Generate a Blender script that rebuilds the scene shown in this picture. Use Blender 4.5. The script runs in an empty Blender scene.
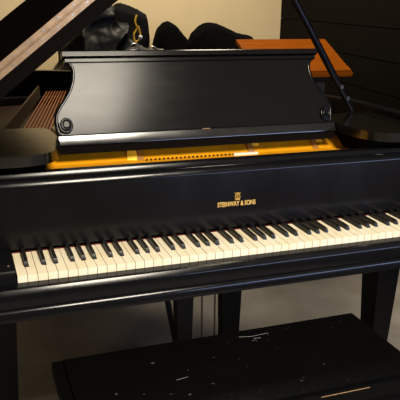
import bpy, bmesh, math, random
from mathutils import Vector, Matrix, noise
random.seed(7)
sc = bpy.context.scene
COL = sc.collection

# ------------------------------------------------------------------ materials
def mat(name, col, rough=.5, metal=0., spec=.5, bump=0., bscale=40., var=0., vscale=6., vcol=None, rvar=0., coat=0., stretch=None):
    m = bpy.data.materials.new(name); m.use_nodes = True
    nt = m.node_tree; N = nt.nodes; L = nt.links
    b = N['Principled BSDF']
    b.inputs['Base Color'].default_value = (*col, 1)
    b.inputs['Roughness'].default_value = rough
    b.inputs['Metallic'].default_value = metal
    b.inputs['Specular IOR Level'].default_value = spec
    b.inputs['Coat Weight'].default_value = coat
    tc = N.new('ShaderNodeTexCoord')
    src = tc.outputs['Object']
    if stretch:
        mp = N.new('ShaderNodeMapping'); mp.inputs['Scale'].default_value = stretch
        L.new(src, mp.inputs['Vector']); src = mp.outputs['Vector']
    if var or rvar:
        n = N.new('ShaderNodeTexNoise'); n.inputs['Scale'].default_value = vscale
        n.inputs['Detail'].default_value = 6; n.inputs['Roughness'].default_value = .62
        L.new(src, n.inputs['Vector'])
        if var:
            r = N.new('ShaderNodeValToRGB')
            r.color_ramp.elements[0].position = .35; r.color_ramp.elements[1].position = .68
            c2 = vcol or tuple(c*(1-var) for c in col)
            r.color_ramp.elements[0].color = (*c2, 1); r.color_ramp.elements[1].color = (*col, 1)
            L.new(n.outputs['Fac'], r.inputs['Fac']); L.new(r.outputs['Color'], b.inputs['Base Color'])
        if rvar:
            mr = N.new('ShaderNodeMapRange')
            mr.inputs['From Min'].default_value = .3; mr.inputs['From Max'].default_value = .7
            mr.inputs['To Min'].default_value = max(.03, rough-rvar); mr.inputs['To Max'].default_value = rough+rvar
            L.new(n.outputs['Fac'], mr.inputs['Value']); L.new(mr.outputs['Result'], b.inputs['Roughness'])
    if bump:
        n2 = N.new('ShaderNodeTexNoise'); n2.inputs['Scale'].default_value = bscale; n2.inputs['Detail'].default_value = 5
        L.new(src, n2.inputs['Vector'])
        bp = N.new('ShaderNodeBump'); bp.inputs['Strength'].default_value = bump; bp.inputs['Distance'].default_value = .01
        L.new(n2.outputs['Fac'], bp.inputs['Height']); L.new(bp.outputs['Normal'], b.inputs['Normal'])
    return m

M = {}
M['satin'] = mat('satin_black_lacquer', (.0026, .0026, .0032), .30, rvar=.05, vscale=5, spec=.14)
M['desk'] = mat('worn_satin_black', (.006, .0055, .0055), .17, rvar=.02, vscale=7, stretch=(1, 4, 4), spec=.085)
M['gloss'] = mat('polished_black', (.0035, .0032, .0035), .22, rvar=.05, vscale=4, stretch=(2, 1, 1), spec=.2)
M['lid'] = mat('lid_black_lacquer', (.005, .004, .0035), .4, spec=.0)
M['arm'] = mat('hazy_black_lacquer', (.004, .0033, .002), .17, spec=1.0, rvar=.03, vscale=14)
M['ledge_lacquer'] = mat('ledge_lacquer', (.006, .006, .006), .18, spec=.55, rvar=.03, vscale=12)
M['rail'] = mat('rail_lacquer', (.003, .003, .0036), .17, spec=.20, rvar=.03, vscale=10)
M['strut_shade'] = mat('shaded_bronze', (.30, .13, .02), .5, metal=.1)  # shaded side of the struts, put into a browner bronze
M['strut'] = mat('lit_bronze', (.98, .56, .03), .42, metal=.1)  # same bronze made brighter, the struts' lit faces put into the colour
M['edge'] = mat('rubbed_edge_lacquer', (.02, .018, .017), .30, spec=.8, var=.6, vscale=30)
M['ivory'] = mat('ivory', (.80, .725, .56), .35, var=.12, vscale=14, vcol=(.75, .64, .42))
M['ebony'] = mat('ebony', (.005, .0045, .004), .42, spec=.25)
M['felt_red'] = mat('red_felt', (.10, .010, .006), .95)
M['gold'] = mat('bronze_plate_paint', (.95, .40, .006), .45, metal=.1, var=.2, vscale=10, bump=.05)
M['goldline'] = mat('gilt_leaf', (.85, .55, .15), .4, metal=.3)
M['gilt'] = mat('gilt_decal', (.62, .38, .09), .4, metal=.2)
M['brass'] = mat('aged_brass', (.50, .34, .20), .40, metal=.7, var=.3, vscale=50)
M['screw'] = mat('steel_screw', (.62, .58, .50), .32, metal=1)
M['copper'] = mat('copper_winding', (.62, .24, .10), .4, metal=.7)
M['sound'] = mat('spruce_soundboard', (.045, .015, .006), .5, var=.4, vscale=8, stretch=(8, 1, 1))
M['steel'] = mat('blued_steel', (.06, .055, .05), .35, metal=.8)
M['pin'] = mat('tuning_pin_steel', (.03, .027, .025), .4, metal=.6)
M['white_felt'] = mat('white_felt', (.75, .72, .62), .9)
M['cloth'] = mat('black_cloth', (.0022, .0022, .0028), .85, bump=.4, bscale=30, spec=.12)
M['cloth_shiny'] = mat('black_nylon', (.0022, .0022, .0026), .5, bump=.35, bscale=16, spec=.24)
M['cloth_knit'] = mat('black_knit', (.0018, .0017, .0018), .95, bump=.5, bscale=90, spec=.06)
M['grey_cloth'] = mat('grey_webbing', (.05, .045, .042), .7, bump=.4, bscale=60)
M['yellow'] = mat('yellow_cord', (.85, .48, .03), .6)
M['bead'] = mat('pale_bead', (.75, .74, .72), .3)
M['brown_bar'] = mat('dull_bronze', (.07, .045, .02), .5, metal=.2, var=.3)
M['bench'] = mat('bench_black', (.0018, .0017, .0017), .45, rvar=.08, vscale=9, spec=.06)
M['scuff'] = mat('scratch_pale', (.14, .13, .11), .5)
M['raw_wood'] = mat('bare_wood_edge', (.30, .17, .075), .6, var=.5, vscale=30)
M['caster'] = mat('caster_brass', (.4, .3, .15), .4, metal=.9)

def wood_mat():
    m = mat('orange_wood', (.27, .070, .0032), .5, spec=.03, var=.35, vscale=7, vcol=(.20, .045, .002), stretch=(1.5, 12, 12))
    return m
M['wood'] = wood_mat()

def vinyl_mat():
    m = mat('scuffed_black_vinyl', (.0018, .0017, .0017), .45, spec=.05, rvar=.10, vscale=7, bump=.15, bscale=55)
    nt = m.node_tree; N = nt.nodes; L = nt.links; b = N['Principled BSDF']
    tc = N.new('ShaderNodeTexCoord')
    mp = N.new('ShaderNodeMapping'); mp.inputs['Scale'].default_value = (1, 1.6, 1); mp.inputs['Rotation'].default_value = (0, 0, .5)
    L.new(tc.outputs['Object'], mp.inputs['Vector'])
    v = N.new('ShaderNodeTexNoise'); v.inputs['Scale'].default_value = 45; v.inputs['Detail'].default_value = 4
    L.new(mp.outputs['Vector'], v.inputs['Vector'])
    r = N.new('ShaderNodeValToRGB')
    r.color_ramp.elements[0].position = .70; r.color_ramp.elements[1].position = .78
    r.color_ramp.elements[0].color = (.0017, .0016, .0016, 1); r.color_ramp.elements[1].color = (.09, .085, .075, 1)
    L.new(v.outputs['Fac'], r.inputs['Fac']); L.new(r.outputs['Color'], b.inputs['Base Color'])
    return m
M['vinyl'] = vinyl_mat()

def floor_mat():
    m = mat('stained_concrete', (.25, .23, .20), .65, var=.45, vscale=3.2, vcol=(.16, .14, .115), bump=.06, bscale=30)
    return m
M['floor'] = floor_mat()
M['cream'] = mat('cream_wall_paint', (.80, .64, .375), .8, var=.06, vscale=2.5, bump=.03, bscale=90)
M['plain'] = mat('darkened_wall_paint', (.06, .05, .042), .85, bump=.03, bscale=90)  # unseen walls, darkened to cut the light they bounce
M['ceil'] = mat('ceiling_paint', (.10, .09, .075), .9, bump=.03, bscale=60)  # unseen ceiling, darkened likewise against bounced light
M['ledge'] = mat('dark_ledge', (.008, .007, .006), .6)
def plank_mat():
    m = mat('dark_plank_siding', (.0045, .0035, .003), .75, var=.35, vscale=5, stretch=(.6, .6, 8), spec=.05)
    return m
M['plank'] = plank_mat()

# ------------------------------------------------------------------ mesh helpers
def obj(name, bm, m, parent=None, smooth=False, bevel=0., seg=2):
    me = bpy.data.meshes.new(name)
    if bevel:
        es = [e for e in bm.edges if len(e.link_faces) == 2 and e.calc_face_angle(0) > .5]
        bmesh.ops.bevel(bm, geom=es, offset=bevel, segments=seg, profile=.5, affect='EDGES', clamp_overlap=True)
    bmesh.ops.recalc_face_normals(bm, faces=bm.faces[:])
    bm.to_mesh(me); bm.free()
    me.materials.append(m if not isinstance(m, str) else M[m])
    if smooth or bevel:
        for p in me.polygons: p.use_smooth = True
        try: me.set_sharp_from_angle(angle=math.radians(40 if not smooth else 60))
        except Exception: pass
    o = bpy.data.objects.new(name, me); COL.objects.link(o)
    if parent is not None:
        o.parent = parent
        base = Vector((0, 0, 0)); q = parent
        while q is not None: base += q.location; q = q.parent
        o.location = -base           # meshes are written in room coordinates
    return o

def thing(name, label, cat, loc, group=None):
    o = bpy.data.objects.new(name, None); COL.objects.link(o)
    o.location = loc; o['label'] = label; o['category'] = cat; o.empty_display_size = .1
    if group: o['group'] = group
    return o

def box(bm, x0, x1, y0, y1, z0, z1):
    v = [bm.verts.new((x, y, z)) for z in (z0, z1) for y in (y0, y1) for x in (x0, x1)]
    for f in ((0, 1, 3, 2), (4, 6, 7, 5), (0, 4, 5, 1), (2, 3, 7, 6), (0, 2, 6, 4), (1, 5, 7, 3)):
        bm.faces.new([v[i] for i in f])
    return bm
def B(*a):
    return box(bmesh.new(), *a)

def prism(bm, pts, fn, a, b):
    """outline pts (p,q) swept from a to b, fn(p,q,t)->xyz"""
    lo = [bm.verts.new(fn(p, q, a)) for p, q in pts]; hi = [bm.verts.new(fn(p, q, b)) for p, q in pts]
    n = len(pts)
    bm.faces.new(lo); bm.faces.new(hi[::-1])
    for i in range(n):
        bm.faces.new((lo[i], hi[i], hi[(i+1) % n], lo[(i+1) % n]))
    return bm
YZ = lambda p, q, t: (t, p, q)      # profile in Y,Z swept along X
XY = lambda p, q, t: (p, q, t)      # outline in plan swept along Z
XZ = lambda p, q, t: (p, t, q)

def tube(bm, pts, r, seg=10, closed_ends=True):
    pts = [Vector(p) for p in pts]; n = len(pts)
    rr = r if isinstance(r, (list, tuple)) else [r]*n
    rings = []; up = None
    for i, p in enumerate(pts):
        t = (pts[min(i+1, n-1)]-pts[max(i-1, 0)]).normalized()
        if up is None:
            up = Vector((0, 0, 1)) if abs(t.z) < .9 else Vector((1, 0, 0))
        s = t.cross(up).normalized(); up = s.cross(t).normalized()
        rings.append([bm.verts.new(p+rr[i]*(math.cos(2*math.pi*k/seg)*s+math.sin(2*math.pi*k/seg)*up)) for k in range(seg)])
    for a, b in zip(rings, rings[1:]):
        for k in range(seg):
            bm.faces.new((a[k], a[(k+1) % seg], b[(k+1) % seg], b[k]))
    if closed_ends:
        bm.faces.new(rings[0][::-1]); bm.faces.new(rings[-1])
    return bm
def T(pts, r, seg=10): return tube(bmesh.new(), pts, r, seg)

def cyl(bm, c, axis, r, h, seg=14):
    c = Vector(c); a = Vector(axis).normalized()
    return tube(bm, [c, c+a*h], r, seg)

def catmull(P, n=6, closed=False):
    out = []; m = len(P)
    rng = range(m) if closed else range(m-1)
    for i in rng:
        g = (lambda k: Vector(P[k % m])) if closed else (lambda k: Vector(P[min(max(k, 0), m-1)]))
        p0, p1, p2, p3 = g(i-1), g(i), g(i+1), g(i+2)
        for k in range(n):
            t = k/n
            out.append(tuple(.5*((2*p1)+(-p0+p2)*t+(2*p0-5*p1+4*p2-p3)*t*t+(-p0+3*p1-3*p2+p3)*t**3)))
    if not closed: out.append(tuple(P[-1]))
    return out

def taper_post(bm, x0, x1, y0, y1, z1, z0, k):
    """square post, top at z1, bottom at z0 with bottom scaled k"""
    cx, cy = (x0+x1)/2, (y0+y1)/2
    t = [(x0, y0), (x1, y0), (x1, y1), (x0, y1)]
    hi = [bm.verts.new((x, y, z1)) for x, y in t]
    lo = [bm.verts.new((cx+(x-cx)*k, cy+(y-cy)*k, z0)) for x, y in t]
    bm.faces.new(lo[::-1]); bm.faces.new(hi)
    for i in range(4): bm.faces.new((lo[i], lo[(i+1) % 4], hi[(i+1) % 4], hi[i]))
    return bm

# ================================================================== the room
def struct(name, bm, m, bevel=0.):
    o = obj(name, bm, m, bevel=bevel); o['kind'] = 'structure'; return o
CZ = 2.9
struct('floor', B(-2.4, 2.7, -3.6, 4.0, -.05, 0), 'floor')
struct('ceiling', B(-2.4, 2.7, -3.6, 4.0, CZ, CZ+.05), 'ceil')
CX, CY = 2.40, 3.50                                   # the corner of the cream and the planked wall
struct('wall_back', B(-2.4, CX, CY, CY+.1, 0, CZ), 'cream')
struct('wall_left', B(-2.5, -2.4, -3.6, CY+.1, 0, CZ), 'plain')
struct('wall_front', B(-2.5, 2.7, -3.7, -3.6, 0, CZ), 'plain')
# planked wall: real boards with shadow gaps, running off at an angle
dx, dy = -.139, -.9903; wl = 4.0
nx, ny = dy, -dx                                       # into the room is (-n)
bm = bmesh.new()
ph = .178; z = -.02
while z < CZ:
    z1 = min(z+ph-.006, CZ)
    zz0 = max(z, 0)
    q = [(CX, CY), (CX+dx*wl, CY+dy*wl), (CX+dx*wl+.1*.9903, CY+dy*wl-.1*.139), (CX+.1*.9903, CY-.1*.139)]
    prism(bm, q, XY, zz0, z1)
    z += ph
q = [(CX+.012, CY), (CX+dx*wl+.012, CY+dy*wl), (CX+dx*wl+.09, CY+dy*wl), (CX+.09, CY)]
prism(bm, q, XY, 0, CZ)
struct('wall_right', bm, 'plank')
ex, ey = CX+dx*wl, CY+dy*wl                            # about (4.65, -.06)
# plain wall with the window opening further forward
bm = bmesh.new()
WY0, WY1, WZ0, WZ1 = -2.6, -.6, .98, 1.50
box(bm, ex, ex+.12, ey-.0, WY1, 0, CZ); box(bm, ex, ex+.12, WY0, -3.6, 0, CZ)
box(bm, ex, ex+.12, WY0, WY1, 0, WZ0); box(bm, ex, ex+.12, WY0, WY1, WZ1, CZ)
struct('trim_1', bm, 'plain')
bm = bmesh.new()
for y in (WY0, (WY0+WY1)/2-.02, WY1-.04): box(bm, ex+.02, ex+.08, y, y+.04, WZ0, WZ1)
for zz in (WZ0, WZ1-.04): box(bm, ex+.02, ex+.08, WY0, WY1, zz, zz+.04)
struct('window_1', bm, 'plain')
# low ledge along the cream wall, behind the piano's tail
struct('trim_2', B(.30, 1.98, 2.25, 3.05, 0, .86), 'ledge')

# ================================================================== grand piano
w = .0236; KW = 52*w; CXK = KW/2
P = thing('grand_piano', 'black grand piano with open lid, scroll-ended music desk and ivory keyboard', 'piano', (CXK, .6, 0))

# --- case rim
outer = [(-.13, .20), (-.13, .9), (-.13, 1.70)] 
tail = catmull([(-.13, 1.70), (-.105, 1.87), (-.02, 1.985), (.13, 2.045), (.30, 2.045), (.45, 1.99), (.57, 1.86), (.68, 1.67), (.82, 1.46), (1.0, 1.25), (1.18, 1.07), (1.30, .90), (1.357, .70)], 6)
outer = [(-.13, .20)] + tail + [(1.357, .20)]
def inset(poly, d):
    out = []
    n = len(poly)
    for i in range(n):
        a = Vector(poly[max(i-1, 0)]); b = Vector(poly[min(i+1, n-1)])
        t = (b-a).normalized(); nrm = Vector((t.y, -t.x))    # path runs bass->tail->treble: inside is to the right
        out.append(tuple(Vector(poly[i])+nrm*d))
    return out
inner = inset(outer, .048)
bm = bmesh.new()
ZR0, ZR1 = .69, .998
ring = []
for a, b in zip(outer, inner):
    ring.append([bm.verts.new((a[0], a[1], ZR0)), bm.verts.new((a[0], a[1], ZR1)), bm.verts.new((b[0], b[1], ZR1)), bm.verts.new((b[0], b[1], ZR0))])
for r0, r1 in zip(ring, ring[1:]):
    for k in range(4):
        bm.faces.new((r0[k], r0[(k+1) % 4], r1[(k+1) % 4], r1[k]))
bm.faces.new(ring[0]); bm.faces.new(ring[-1][::-1])
obj('case_rim', bm, 'satin', P, bevel=.004)
armp = [(-.05, .64), (-.05, .735), (-.02, .765), (.06, .785), (.11, .84), (.135, .92), (.16, .975), (.20, ZR1), (.24, ZR1), (.24, .64)]
for x0, x1 in ((-.13, -.047), (KW+.047, 1.357)):
    obj('case_arm', prism(bmesh.new(), armp, YZ, x0, x1), 'satin', P, bevel=.006)
# --- soundboard, plate
obj('soundboard', prism(bmesh.new(), inset(outer, .05), XY, .820, .835), 'sound', P)
plate_in = [p for p in inset(outer, .052)]
front = [(-.075, .24), (-.075, .66), (1.30, .66), (1.30, .24)]
pl = obj('iron_plate', prism(bmesh.new(), front, XY, .872, .890), 'gold', P, bevel=.004)
obj('plate_lip', prism(bmesh.new(), [(.412, .8895), (.416, .8905), (.462, .921), (.474, .923), (.60, .923), (.60, .8895)], YZ, .112, 1.115), 'gold', pl, bevel=.002)
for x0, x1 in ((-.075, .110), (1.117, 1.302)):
    obj('shelf_shade_block', B(x0, x1, .27, .60, .8903, .9485), 'lid', P, bevel=.004)  # dark block added where the side shelves shade the plate
# plate flange round the tail and the long bass bar
bm = bmesh.new()
o2, i2 = inset(outer, .056), inset(outer, .115)
idx = [i for i, p in enumerate(outer) if p[1] > .64]
rr = [[bm.verts.new((o2[i][0], o2[i][1], .838)), bm.verts.new((o2[i][0], o2[i][1], .872)), bm.verts.new((i2[i][0], i2[i][1], .872)), bm.verts.new((i2[i][0], i2[i][1], .838))] for i in idx]
for r0, r1 in zip(rr, rr[1:]):
    for k in range(4): bm.faces.new((r0[k], r0[(k+1) % 4], r1[(k+1) % 4], r1[k]))
bm.faces.new(rr[0]); bm.faces.new(rr[-1][::-1])
obj('plate_flange', bm, 'steel', pl)
def bar(x0, y0, x1, y1, wd, z0, z1, m, name='plate_strut'):
    a = Vector((x0, y0)); b = Vector((x1, y1)); t = (b-a).normalized(); s = Vector((t.y, -t.x))*wd/2
    bm = bmesh.new()
    f = a+t*.045                       # the foot slopes up from the front
    def V(p, z): return bm.verts.new((p.x, p.y, z))
    s2 = s*1.55
    lo = [V(a-s2, z0), V(a+s2, z0), V(b+s2, z0), V(b-s2, z0)]
    hi = [V(f-s*.8, z1), V(f+s*.8, z1), V(b+s*.8, z1), V(b-s*.8, z1)]
    bm.faces.new(lo[::-1]); bm.faces.new(hi)
    for i in range(4): bm.faces.new((lo[i], lo[(i+1) % 4], hi[(i+1) % 4], hi[i]))
    return obj(name, bm, m, pl, bevel=.003)
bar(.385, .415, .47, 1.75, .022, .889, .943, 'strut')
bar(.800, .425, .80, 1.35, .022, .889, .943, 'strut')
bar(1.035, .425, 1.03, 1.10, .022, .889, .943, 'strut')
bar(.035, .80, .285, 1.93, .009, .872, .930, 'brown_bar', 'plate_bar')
for xw in (.409, .778, 1.011):  # brown bars standing in for the shade beside each strut
    bar(xw, .4125, xw, .60, .014, .889, .936, 'strut_shade', 'strut_shade_bar')
# --- strings: overspun bass strings, then plain wire
for i in range(13):
    xo = .120+i*.0132
    obj('bass_string', T([(xo-.055, .68, .905), (xo+.0, .94, .908), (xo+.195, 1.85, .911)], .0030, 6), 'copper', P, smooth=True)
for i in range(24):
    xo = .44+i*.033
    yl = max(.80, 1.72-i*.036)
    obj('treble_string', T([(xo, .66, .902), (xo-.05, yl, .900)], .0011, 5), 'steel', P, smooth=True)
for i in range(13):
    xo = .060+i*.0132
    obj('tuning_pin', cyl(bmesh.new(), (xo, .625, .888), (0, 0, 1), .0035, .045, 8), 'pin', P, smooth=True)
x = .425
while x < .785:
    obj('tuning_pin', cyl(bmesh.new(), (x, .4035, .888), (0, -.15, 1), .0034, .007, 8), 'pin', P, smooth=True); x += .0135
obj('damper_felt', B(.43, 1.27, .605, .655, .8905, .925), 'pin', P, bevel=.003)
obj('felt_strip', B(.705, .788, .390, .399, .8905, .897), 'white_felt', P)

# --- keybed, keyslip, cheek blocks
obj('keybed', prism(bmesh.new(), [(-.045, .640), (-.045, .6585), (-.0385, .6675), (-.036, .6685), (.42, .6685), (.42, .640)], YZ, -.047, KW+.047), 'rail', P, bevel=.002)
obj('key_slip', prism(bmesh.new(), [(-.036, .670), (-.037, .700), (-.0355, .7035), (-.0285, .7132), (-.004, .7185), (-.003, .7185), (-.003, .670)], YZ, -.047, KW+.047), 'rail', P, bevel=.0015)
for x0, x1 in ((-.046, -.0035), (KW+.0035, KW+.046)):
    c = obj('cheek_block', prism(bmesh.new(), [(-.006, .670), (-.006, .7375), (.0015, .748), (.148, .748), (.148, .670)], YZ, x0, x1), 'rail', P, bevel=.001)
    obj('screw', cyl(bmesh.new(), ((x0+x1)/2+.008, .035, .747), (0, 0, 1), .0028, .0022, 10), 'brass', c)
obj('key_frame', B(0, KW, .002, .40, .670, .695), 'sound', P)

# --- keys
def off(n): return {1: -.0024, 2: .0024, 4: -.0034, 5: 0., 6: .0034}.get((n-2) % 7)
blacks = [n for n in range(1, 52) if off(n) is not None]
bx = {n: n*w+off(n) for n in blacks}
HB = .0054; ZT = .735; g = .0007; YB = .149; YH = .0495
for n in range(52):
    a, b = n*w+g, (n+1)*w-g
    l = bx[n]+HB+.0006 if n in bx else a
    r = bx[n+1]-HB-.0006 if (n+1) in bx else b
    pts = [(a, 0), (b, 0)]
    if r < b: pts += [(b, YH), (r, YH)]
    pts += [(r, YB), (l, YB)]
    if l > a: pts += [(l, YH), (a, YH)]
    dz = random.uniform(-.0004, .0004)
    bm = prism(bmesh.new(), pts, XY, .696, ZT+dz)
    obj('white_key', bm, 'ivory', P, bevel=.0009, seg=2)
for n in blacks:
    c = bx[n]; bm = bmesh.new()
    y0, y1 = .0515, YB; zt = ZT+.0115
    sec = [(y0, ZT-.02), (y0+.001, ZT+.002), (y0+.007, zt-.0008), (y0+.014, zt), (y1, zt+.0012), (y1, ZT-.02)]
    lo = [bm.verts.new((c-(HB if q < zt-.003 else .0043), p, q)) for p, q in sec]
    hi = [bm.verts.new((c+(HB if q < zt-.003 else .0043), p, q)) for p, q in sec]
    bm.faces.new(lo); bm.faces.new(hi[::-1])
    for i in range(6): bm.faces.new((lo[i], hi[i], hi[(i+1) % 6], lo[(i+1) % 6]))
    obj('black_key', bm, 'ebony', P, bevel=.0011, seg=2)
obj('name_felt', B(0, KW, .1495, .1535, .72, .7365), 'felt_red', P)

# --- fallboard with its gilt lettering, and the rail behind it
fp = [(.1545, .742), (.1535, .752), (.156, .80), (.163, .88), (.165, .900), (.167, .9005), (.188, .9005), (.188, .742)]
fb = obj('fallboard', prism(bmesh.new(), fp, YZ, -.046, KW+.046), 'gloss', P, bevel=.0025)
obj('fallboard_bead', prism(bmesh.new(), [(.1635, .901), (.1640, .9035), (.1715, .9165), (.176, .919), (.188, .919), (.190, .916), (.190, .901)], YZ, -.046, KW+.046), 'rail', fb, bevel=.001)
obj('fallboard_rail', prism(bmesh.new(), [(.194, .70), (.194, .915), (.202, .9275), (.232, .9275), (.236, .922), (.236, .70)], YZ, -.046, KW+.046), 'rail', P, bevel=.001)
def fy(zv): return .156+(zv-.80)*(.007/.08)           # the fallboard's face at this height
def text(body, x0, x1, zb, hgt):
    cu = bpy.data.curves.new('lettering', 'FONT'); cu.body = body; cu.size = 1; cu.extrude = .02; cu.offset = .022
    o = bpy.data.objects.new('lettering', cu); COL.objects.link(o)
    dg = bpy.context.evaluated_depsgraph_get(); dg.update()
    me = bpy.data.meshes.new_from_object(o.evaluated_get(dg)); bpy.data.objects.remove(o)
    xs = [v.co.x for v in me.vertices]; ys = [v.co.y for v in me.vertices]
    ax, bx_, ay, by = min(xs), max(xs), min(ys), max(ys)
    for v in me.vertices:
        X = x0+(v.co.x-ax)/(bx_-ax)*(x1-x0); Z = zb+(v.co.y-ay)/(by-ay)*hgt
        v.co = (X, fy(Z)-.0007-.0006*(v.co.z > 0), Z)
    bm = bmesh.new(); bm.from_mesh(me); bpy.data.meshes.remove(me)
    return bm
obj('lettering', text('STEINWAY & SONS', .560, .676, .8040, .0138), 'gilt', fb)
# lyre emblem
def P3(x, z): return (x, fy(z)-.0012, z)
bm = bmesh.new(); ec, ez = .6205, .8265
for s in (-1, 1):
    tube(bm, catmull([P3(ec+s*.0015, ez), P3(ec+s*.008, ez+.003), P3(ec+s*.0095, ez+.010), P3(ec+s*.006, ez+.016), P3(ec+s*.0085, ez+.022), P3(ec+s*.0115, ez+.024)], 5), .0014, 6)
for k in (-1, 0, 1): tube(bm, [P3(ec+k*.0028, ez+.002), P3(ec+k*.0028, ez+.020)], .0007, 5)
tube(bm, [P3(ec-.0085, ez+.0195), P3(ec+.0085, ez+.0195)], .0011, 6)
tube(bm, [P3(ec-.009, ez-.0022), P3(ec+.009, ez-.0022)], .0014, 6)
tube(bm, [P3(ec-.004, ez+.024), P3(ec+.004, ez+.024)], .0012, 6)
for v in bm.verts:                                      # brought down to its size on the board
    X = ec+(v.co.x-ec)*.78; Z = ez-.003+(v.co.z-ez)*.74; v.co = (X, v.co.y-fy(v.co.z)+fy(Z), Z)
obj('lyre_emblem', bm, 'gilt', fb, smooth=True)

# --- music desk
sdir = Vector((0, .1, .243)).normalized(); o0 = Vector((0, .40, .96)); nd = Vector((0, -sdir.z, sdir.y))   # nd looks at the player
def D(x, s, t): return Vector((x, 0, 0))+o0+sdir*s+nd*t
left = [(.190, .016), (.176, .020), (.167, .036), (.165, .055), (.166, .075), (.174, .093), (.183, .107), (.197, .126), (.212, .150), (.222, .175), (.2265, .198), (.2265, .214), (.221, .228), (.216, .236)]
left = catmull(left, 3)
body = left + [(KW-x, s) for x, s in left[::-1]]
desk = obj('music_desk', prism(bmesh.new(), body, lambda p, q, t: D(p, q, t), 0, -.020), 'desk', P, bevel=.002)
# end mouldings following the S-curve (rounded beads) ending in scrolls
for sx in (0, 1):
    fx = (lambda x: x) if sx == 0 else (lambda x: KW-x)
    pts = [D(fx(x), s, -.006) for x, s in left[4:]]
    obj('end_moulding', T(pts, .0070, 10), 'rail', desk, smooth=True)
    c = (.1895, .050)
    bm = bmesh.new()
    sp = []
    for k in range(44):
        a = -2.9-k*.36; rad = .0225*(1-k/52)
        sp.append(D(fx(c[0]+rad*math.cos(a)*.86), c[1]-rad*math.sin(a)*1.05, .002+.006*k/44))
    tube(bm, sp, [.0048*(1-.35*k/44) for k in range(44)], 8)
    obj('scroll', bm, 'rail', desk, smooth=True)
    obj('scroll_eye', cyl(bmesh.new(), D(fx(c[0]), c[1], -.002), nd, .008, .014, 12), 'satin', desk, bevel=.003)
# cap rail: two mouldings along the top
def drail(x0, x1, prof): 
    return prism(bmesh.new(), prof, lambda p, q, t: D(t, p, q), x0, x1)
obj('cap_rail', drail(.197, KW-.197, [(.247, .012), (.2485, .016), (.262, .016), (.2655, .012), (.266, -.024), (.247, -.024)]), 'desk', desk, bevel=.001)
obj('cap_moulding', drail(.204, KW-.204, [(.233, .001), (.234, .0075), (.243, .0075), (.2465, .003), (.2465, -.022), (.233, -.022)]), 'desk', desk, bevel=.0008)
# ledge the desk stands on
shelf = obj('desk_ledge', prism(bmesh.new(), [(.398, .9535), (.385, .954), (.3855, .957), (.3965, .9785), (.402, .9800), (.56, .978), (.56, .9535)], YZ, .1645, KW-.1645), 'ledge_lacquer', P, bevel=.003, seg=3)
obj('ledge_valance', B(.165, KW-.165, .390, .54, .927, .9533), 'lid', shelf, bevel=.002)
for x in (.600,): 
    obj('chip', B(x, x+.026, .3975, .403, .977, .9805) , 'raw_wood', shelf)
# side shelves with rounded inner corners
half = [(-.078, .185), (.010, .178), (.060, .182), (.095, .193), (.125, .218), (.147, .262), (.158, .33), (.1605, .42), (.155, .50), (.144, .54), (.125, .552), (-.078, .556)]
hs = catmull(half[:-1], 4)+[half[-1]]
for s in (0, 1):
    pts = hs if s == 0 else [(KW-x, y) for x, y in hs]
    obj('side_shelf', prism(bmesh.new(), pts, XY, .950, .978), 'arm', P, bevel=.005, seg=3)
    x0, x1 = (-.078, -.05) if s == 0 else (KW+.05, KW+.078)
    obj('shelf_rail', B(x0, x1, .602, .66, .89, .9495), 'satin', P)

# --- lid: open on the bass hinge, front flap folded back on top
ang = math.radians(38.5); H = Vector((-.13, 0, 1.0)); ud = Vector((math.cos(ang), 0, math.sin(ang))); vd = Vector((-math.sin(ang), 0, math.cos(ang)))
def LP(u, y, v): return H+ud*u+vd*v+Vector((0, y, 0))
YF = .50
lo = [(0.0, YF)] + [(x+.13+(.012 if x > .5 else 0), y+.012) for x, y in tail if y >= YF] + [(1.50, .70), (1.50, YF)]
lid = obj('lid', prism(bmesh.new(), lo, lambda p, q, t: LP(p, q, t), 0, .026), 'lid', P, bevel=.003)
obj('lid_batten', prism(bmesh.new(), [(.10, YF), (1.46, YF), (1.46, YF+.05), (.10, YF+.05)], lambda p, q, t: LP(p, q, t), -.034, -.0005), 'lid', lid, bevel=.004)
fl = obj('lid_flap', prism(bmesh.new(), [(.0, YF), (1.50, YF), (1.50, YF+.46), (.0, YF+.46)], lambda p, q, t: LP(p, q, t), .0268, .046), 'lid', lid, bevel=.003)
for v0, v1 in ((.0078, .0258), (.0272, .0445)):
    h = obj('hinge_leaf', prism(bmesh.new(), [(.004, v0), (1.495, v0), (1.495, v1), (.004, v1)], lambda p, q, t: LP(p, t, q), YF-.0022, YF-.0002), 'brass', lid)
    for k in range(26):
        u = .03+k*.056+(.02 if v0 > .02 else 0)
        c = LP(u, YF-.0020, (v0+v1)/2)
        obj('screw', cyl(bmesh.new(), c, (0, -1, 0), .0036, .0014, 10), 'screw', h)
obj('hinge_knuckle', T([LP(.004, YF-.003, .0265), LP(1.495, YF-.003, .0265)], .0026, 8), 'brass', lid, smooth=True)
# prop stick
pa, pb = Vector((1.238, .57, .985)), Vector((.752, .57, 1.697))
pd = (pb-pa).normalized()
pr = obj('prop_stick', T([pa, pb], .0125, 12), 'satin', P, smooth=True)
for d in (.055, .105):
    c = pa+pd*d
    obj('prop_bracket', cyl(bmesh.new(), c+Vector((0, -.018, 0)), (0, 1, 0), .0075, .036, 10), 'steel', pr, bevel=.001)
obj('prop_block', B(1.215, 1.268, .54, .60, .89, .972), 'satin', P, bevel=.004)

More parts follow.
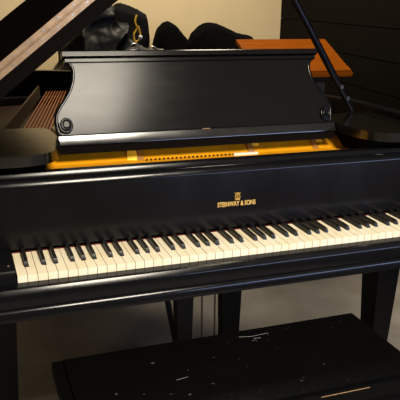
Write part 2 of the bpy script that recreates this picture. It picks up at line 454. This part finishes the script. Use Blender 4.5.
# --- legs, each with its caster
def leg(x0, x1, y0, y1):
    bm = taper_post(bmesh.new(), x0, x1, y0, y1, .639, .085, .60)
    l = obj('leg', bm, 'satin', P, bevel=.012, seg=1)
    cx, cy = (x0+x1)/2, (y0+y1)/2
    k = obj('caster', cyl(bmesh.new(), (cx-.011, cy, .0325), (1, 0, 0), .032, .022, 16), 'caster', l, bevel=.003)
    obj('caster_stem', cyl(bmesh.new(), (cx, cy, .052), (0, 0, 1), .014, .034, 12), 'caster', l)
leg(1.214, 1.312, .285, .40)
leg(KW-1.312, KW-1.214, .285, .40)
obj('leg_block', B(.10, .34, 1.60, 1.84, .639, .69), 'satin', P)
leg(.16, .28, 1.66, 1.78)
# frame beams below the soundboard
for a, b in (((.02, .44), (.20, 1.85)), ((.6, .44), (.45, 1.7)), ((1.2, .44), (.75, 1.35))):
    A = Vector(a); Bq = Vector(b); t = (Bq-A).normalized(); s = Vector((t.y, -t.x))*.04
    obj('case_beam', prism(bmesh.new(), [tuple(A-s), tuple(A+s), tuple(Bq+s), tuple(Bq-s)], XY, .70, .80), 'sound', P)
# --- pedal lyre
ly = obj('pedal_lyre', B(.47, .76, .30, .43, .600, .6395), 'satin', P, bevel=.004)
obj('lyre_post', taper_post(bmesh.new(), 0.500, .561, .335, .385, .600, .13, .70), 'satin', ly, bevel=.006, seg=1)
obj('lyre_post', taper_post(bmesh.new(), .655, .729, .335, .385, .600, .13, .70), 'satin', ly, bevel=.006, seg=1)
obj('pedal_box', B(.46, .76, .29, .42, .06, .13), 'satin', ly, bevel=.006)
for x in (.595, .640):
    obj('pedal_rod', T([(x, .362, .60), (x+.003, .362, .13)], .0032, 8), 'brown_bar', ly, smooth=True)
for x in (.55, .61, .67):
    obj('pedal', prism(bmesh.new(), [(x-.012, .29), (x-.012, .25), (x-.017, .20), (x-.008, .185), (x+.008, .185), (x+.017, .20), (x+.012, .25), (x+.012, .29)], XY, .075, .087), 'caster', ly, bevel=.002)
for (x, s) in ((.493, -1), (.77, 1)):
    obj('lyre_brace', T([(x, .60, .66), (x+.045*-s, .40, .14)], [.013, .008], 10), 'satin', ly, smooth=True)
obj('case_crossbar', B(.40, .83, .57, .63, .640, .70), 'satin', P)

# ================================================================== bench
BX0, BX1, BY0, BY1, BZ = .070, .945, -.328, .026, .480
Q = thing('piano_bench', 'wide scuffed black piano bench pulled up under the keyboard', 'bench', ((BX0+BX1)/2, (BY0+BY1)/2, 0))
obj('bench_lid', B(BX0, BX1, BY0, BY1, BZ-.030, BZ), 'bench', Q, bevel=.005, seg=3)
pad = obj('seat_pad', B(BX0+.028, BX1-.010, BY0+.020, BY1-.008, BZ+.0003, BZ+.007), 'vinyl', Q, bevel=.003)
obj('bench_apron', B(BX0+.03, BX1-.03, BY0+.03, BY1-.03, BZ-.125, BZ-.0303), 'bench', Q, bevel=.003)
for x in (BX0+.035, BX1-.095):
    for y in (BY0+.035, BY1-.095):
        obj('leg', taper_post(bmesh.new(), x, x+.06, y, y+.06, BZ-.1253, 0, .62), 'bench', Q, bevel=.004)
obj('worn_edge', prism(bmesh.new(), [(BY0+.0004, BZ-.003), (BY0+.0012, BZ-.001), (BY0+.003, BZ+.0003), (BY0+.005, BZ+.0003), (BY0+.006, BZ-.003)], YZ, .640, .772), 'raw_wood', Q)['label'] = 'bare wood showing along the front edge'
for pts in ([(.565, -.012), (.60, -.020), (.650, -.016)], [(.59, -.045), (.598, -.038), (.602, -.048)], [(.60, -.032), (.62, -.034)], [(.34, -.16), (.37, -.155)]):
    obj('scratch', T([(x, y, BZ+.0068) for x, y in pts], 1e-3*.7, 5), 'scuff', pad)

# ================================================================== wooden lectern behind
LX0, LX1 = 1.346, 1.895
Lc = thing('lectern', 'orange-brown wooden slant-top reading stand behind the piano by the dark planked wall', 'lectern', ((LX0+LX1)/2, 1.78, 0))
sl = Vector((0, .32, .158)).normalized(); sn = Vector((0, -sl.z, sl.y)); Lo = Vector((0, 1.60, .995))
def LT(x, s, t): return Vector((x, 0, 0))+Lo+sl*s+sn*t
bd = obj('slant_top', prism(bmesh.new(), [(LX0, 0), (LX1, 0), (LX1, .357), (LX0, .357)], lambda p, q, t: LT(p, q, t), -.020, 0), 'wood', Lc, bevel=.003)
obj('front_lip', prism(bmesh.new(), [(LX0+.01, .012), (LX1-.01, .012), (LX1-.01, .055), (LX0+.01, .055)], lambda p, q, t: LT(p, q, t), .0003, .012), 'wood', Lc, bevel=.005, seg=3)
obj('pedestal', B(LX0+.12, LX1-.12, 1.68, 1.87, .04, 1.005), 'ledge', Lc, bevel=.005)
obj('foot_plate', B(LX0+.05, LX1-.05, 1.60, 1.96, 0, .04), 'ledge', Lc, bevel=.005)

# ================================================================== the heap of outerwear
def soft(name, sil, y, depth, m, parent, vox=.010, amp=.012, freq=9., it=4, fold=None, base=.861):
    """a stuffed cloth form with the given front outline, rounded off to the back and front"""
    bm = bmesh.new()
    xs = [p[0] for p in sil]; cx = (min(xs)+max(xs))/2
    pts = [(x, max(z, base)) for x, z in sil]
    pts = pts[:-2]+[(pts[-2][0], base-.02), (pts[-1][0], base-.02)] if pts[-1][1] < 1.03 and pts[-2][1] < 1.03 else pts+[(pts[-1][0], base-.02), (pts[0][0], base-.02)]
    ks = (-1, -.85, -.5, 0, .5, .85, 1)
    rings = []
    for k in ks:
        sc_ = max(.45, (1-abs(k)**2.6)**.5)
        rings.append([bm.verts.new((cx+(x-cx)*sc_, y+k*depth, base-.02+(z-base+.02)*sc_)) for x, z in pts])
    bm.faces.new(rings[0]); bm.faces.new(rings[-1][::-1])
    n = len(pts)
    for a, b in zip(rings, rings[1:]):
        for i in range(n): bm.faces.new((a[i], a[(i+1) % n], b[(i+1) % n], b[i]))
    bmesh.ops.triangulate(bm, faces=[f for f in bm.faces if len(f.verts) > 4])
    bmesh.ops.recalc_face_normals(bm, faces=bm.faces[:])
    me = bpy.data.meshes.new('tmp'); bm.to_mesh(me); bm.free()
    o = bpy.data.objects.new('tmp', me); COL.objects.link(o)
    md = o.modifiers.new('r', 'REMESH'); md.mode = 'VOXEL'; md.voxel_size = vox
    sm = o.modifiers.new('s', 'SMOOTH'); sm.factor = .5; sm.iterations = it
    dg = bpy.context.evaluated_depsgraph_get(); dg.update()
    me2 = bpy.data.meshes.new_from_object(o.evaluated_get(dg)); bpy.data.objects.remove(o); bpy.data.meshes.remove(me)
    bm = bmesh.new(); bm.from_mesh(me2); bpy.data.meshes.remove(me2)
    bm.normal_update()
    for v in bm.verts:
        p = v.co.copy()
        d = noise.fractal(p*freq, 1.0, 2.0, 3)*amp
        if fold:
            q = (p.x*fold[0]+p.y*fold[1]+p.z*fold[2])+2.2*noise.noise(p*4.5)
            d += fold[3]*(1-2*abs(math.sin(q)))
        v.co += v.normal*d
    for v in bm.verts:
        if v.co.z < base: v.co.z = base
    return obj(name, bm, m, parent, smooth=True)
J = thing('jacket', 'black hooded jacket with a yellow drawcord, heaped behind the left end of the music desk', 'jacket', (.75, 2.58, .861))
soft('jacket_body', [(.455, .861), (.466, 1.075), (.520, 1.135), (.590, 1.190), (.660, 1.255), (.734, 1.290), (.815, 1.300), (.868, 1.232), (.928, 1.140), (.978, 1.055), (.99, .861), (.46, .861)], 2.56, .15, 'cloth_shiny', J, amp=.016, freq=8, it=3, fold=(17, 5, -15, .022))
soft('hood', [(.777, 1.147), (.798, 1.264), (.832, 1.328), (.873, 1.334), (.955, 1.302), (1.040, 1.266), (1.048, 1.171), (1.054, 1.086), (1.066, .861), (.848, .861)], 2.62, .13, 'cloth', J, amp=.006, freq=9, it=2, fold=(9, 4, 5, .006))
cord = catmull([(.938, 2.475, 1.263), (.925, 2.470, 1.223), (.937, 2.470, 1.188), (.918, 2.468, 1.154), (.918, 2.466, 1.119), (.936, 2.466, 1.110), (.955, 2.466, 1.142), (.943, 2.468, 1.2)], 4)
obj('drawcord', T(cord, .0065, 7), 'yellow', J, smooth=True)
bm = bmesh.new(); bmesh.ops.create_uvsphere(bm, u_segments=14, v_segments=10, radius=.013, matrix=Matrix.Translation((.955, 2.462, 1.135)))
obj('cord_toggle', bm, 'bead', J, smooth=True)
soft('lining', [(.828, 1.00), (.853, 1.065), (.902, 1.085), (.952, 1.096), (1.014, 1.075), (1.064, 1.060), (1.108, 1.050), (1.135, 1.020), (1.14, .861), (.83, .861)], 2.45, .055, 'grey_cloth', J, amp=.016, freq=14, it=2)
obj('buckle', T(catmull([(.858, 2.385, 1.072), (.880, 2.380, 1.100), (.910, 2.380, 1.102), (.925, 2.380, 1.082), (.900, 2.382, 1.068), (.870, 2.384, 1.066)], 4), .0042, 7), 'screw', J, smooth=True)
obj('buckle', T(catmull([(.985, 2.385, 1.078), (1.01, 2.380, 1.086), (1.040, 2.380, 1.070), (1.075, 2.384, 1.066)], 4), .0045, 7), 'screw', J, smooth=True)
K = thing('cloth_bundle', 'pointed black cloth bundle standing beside the hooded jacket against the cream wall', 'bundle', (1.30, 2.90, .861))
soft('bundle_body', [(1.150, 1.0), (1.156, 1.079), (1.182, 1.166), (1.219, 1.208), (1.263, 1.222), (1.314, 1.194), (1.364, 1.140), (1.430, 1.073), (1.465, .861), (1.151, .861)], 2.90, .12, 'cloth_knit', K, amp=.005, freq=8, it=6)
S = thing('rolled_coat', 'long low rolled black coat between the pointed bundle and the wooden reading stand', 'coat', (1.52, 2.60, .861))
soft('coat_body', [(1.287, 1.003), (1.293, 1.086), (1.319, 1.150), (1.374, 1.202), (1.423, 1.220), (1.492, 1.213), (1.561, 1.188), (1.632, 1.156), (1.733, 1.137), (1.80, 1.08), (1.83, .861), (1.29, .861)], 2.60, .13, 'cloth_knit', S, amp=.006, freq=7, it=6)

# ================================================================== light
def area(name, loc, target, sx, sy, power, col):
    l = bpy.data.lights.new(name, 'AREA'); l.shape = 'RECTANGLE'; l.size = sx; l.size_y = sy; l.energy = power; l.color = col
    o = bpy.data.objects.new(name, l); COL.objects.link(o); o.location = loc
    o.rotation_euler = (Vector(target)-Vector(loc)).to_track_quat('-Z', 'Y').to_euler()
    return o
area('ceiling_lamp_front', (.75, -1.95, CZ-.03), (.75, -1.949, 0), .70, 1.0, 215, (1, .90, .74))
area('warm_fill_left', (-2.2, -1.9, 1.5), (.2, .6, .3), .4, .4, 18, (1, .80, .52))  # unseen warm light added to lift the left floor and keys
area('ceiling_lamp_rear', (1.3, 2.3, CZ-.03), (1.3, 2.3, 0), .9, .6, 53, (1, .87, .66))
area('window_daylight', (ex+.01, (WY0+WY1)/2, (WZ0+WZ1)/2), (.6, .1, .6), WY1-WY0-.1, WZ1-WZ0-.1, 36, (.48, .60, 1))
wd = bpy.data.worlds.new('world'); sc.world = wd; wd.use_nodes = True
wd.node_tree.nodes['Background'].inputs['Color'].default_value = (.55, .68, .9, 1)
wd.node_tree.nodes['Background'].inputs['Strength'].default_value = .3

# ================================================================== camera
cam = bpy.data.cameras.new('camera'); co = bpy.data.objects.new('camera', cam); COL.objects.link(co)
yaw, pit, rol = .351127359, .295725247, .0170775432
f = Vector((math.sin(yaw)*math.cos(pit), math.cos(yaw)*math.cos(pit), -math.sin(pit)))
r0 = Vector((math.cos(yaw), -math.sin(yaw), 0)); u0 = r0.cross(f)
R = math.cos(rol)*r0+math.sin(rol)*u0; U = -math.sin(rol)*r0+math.cos(rol)*u0
m = Matrix(((R.x, U.x, -f.x, -.09045), (R.y, U.y, -f.y, -1.47698), (R.z, U.z, -f.z, 1.36029), (0, 0, 0, 1)))
co.matrix_world = m
cam.sensor_width = 36; cam.lens = 36*660/400; cam.clip_start = .02
sc.camera = co
vs = sc.view_settings; vs.view_transform = 'Standard'; vs.look = 'None'; vs.gamma = 1; vs.exposure = 0; vs.use_curve_mapping = False
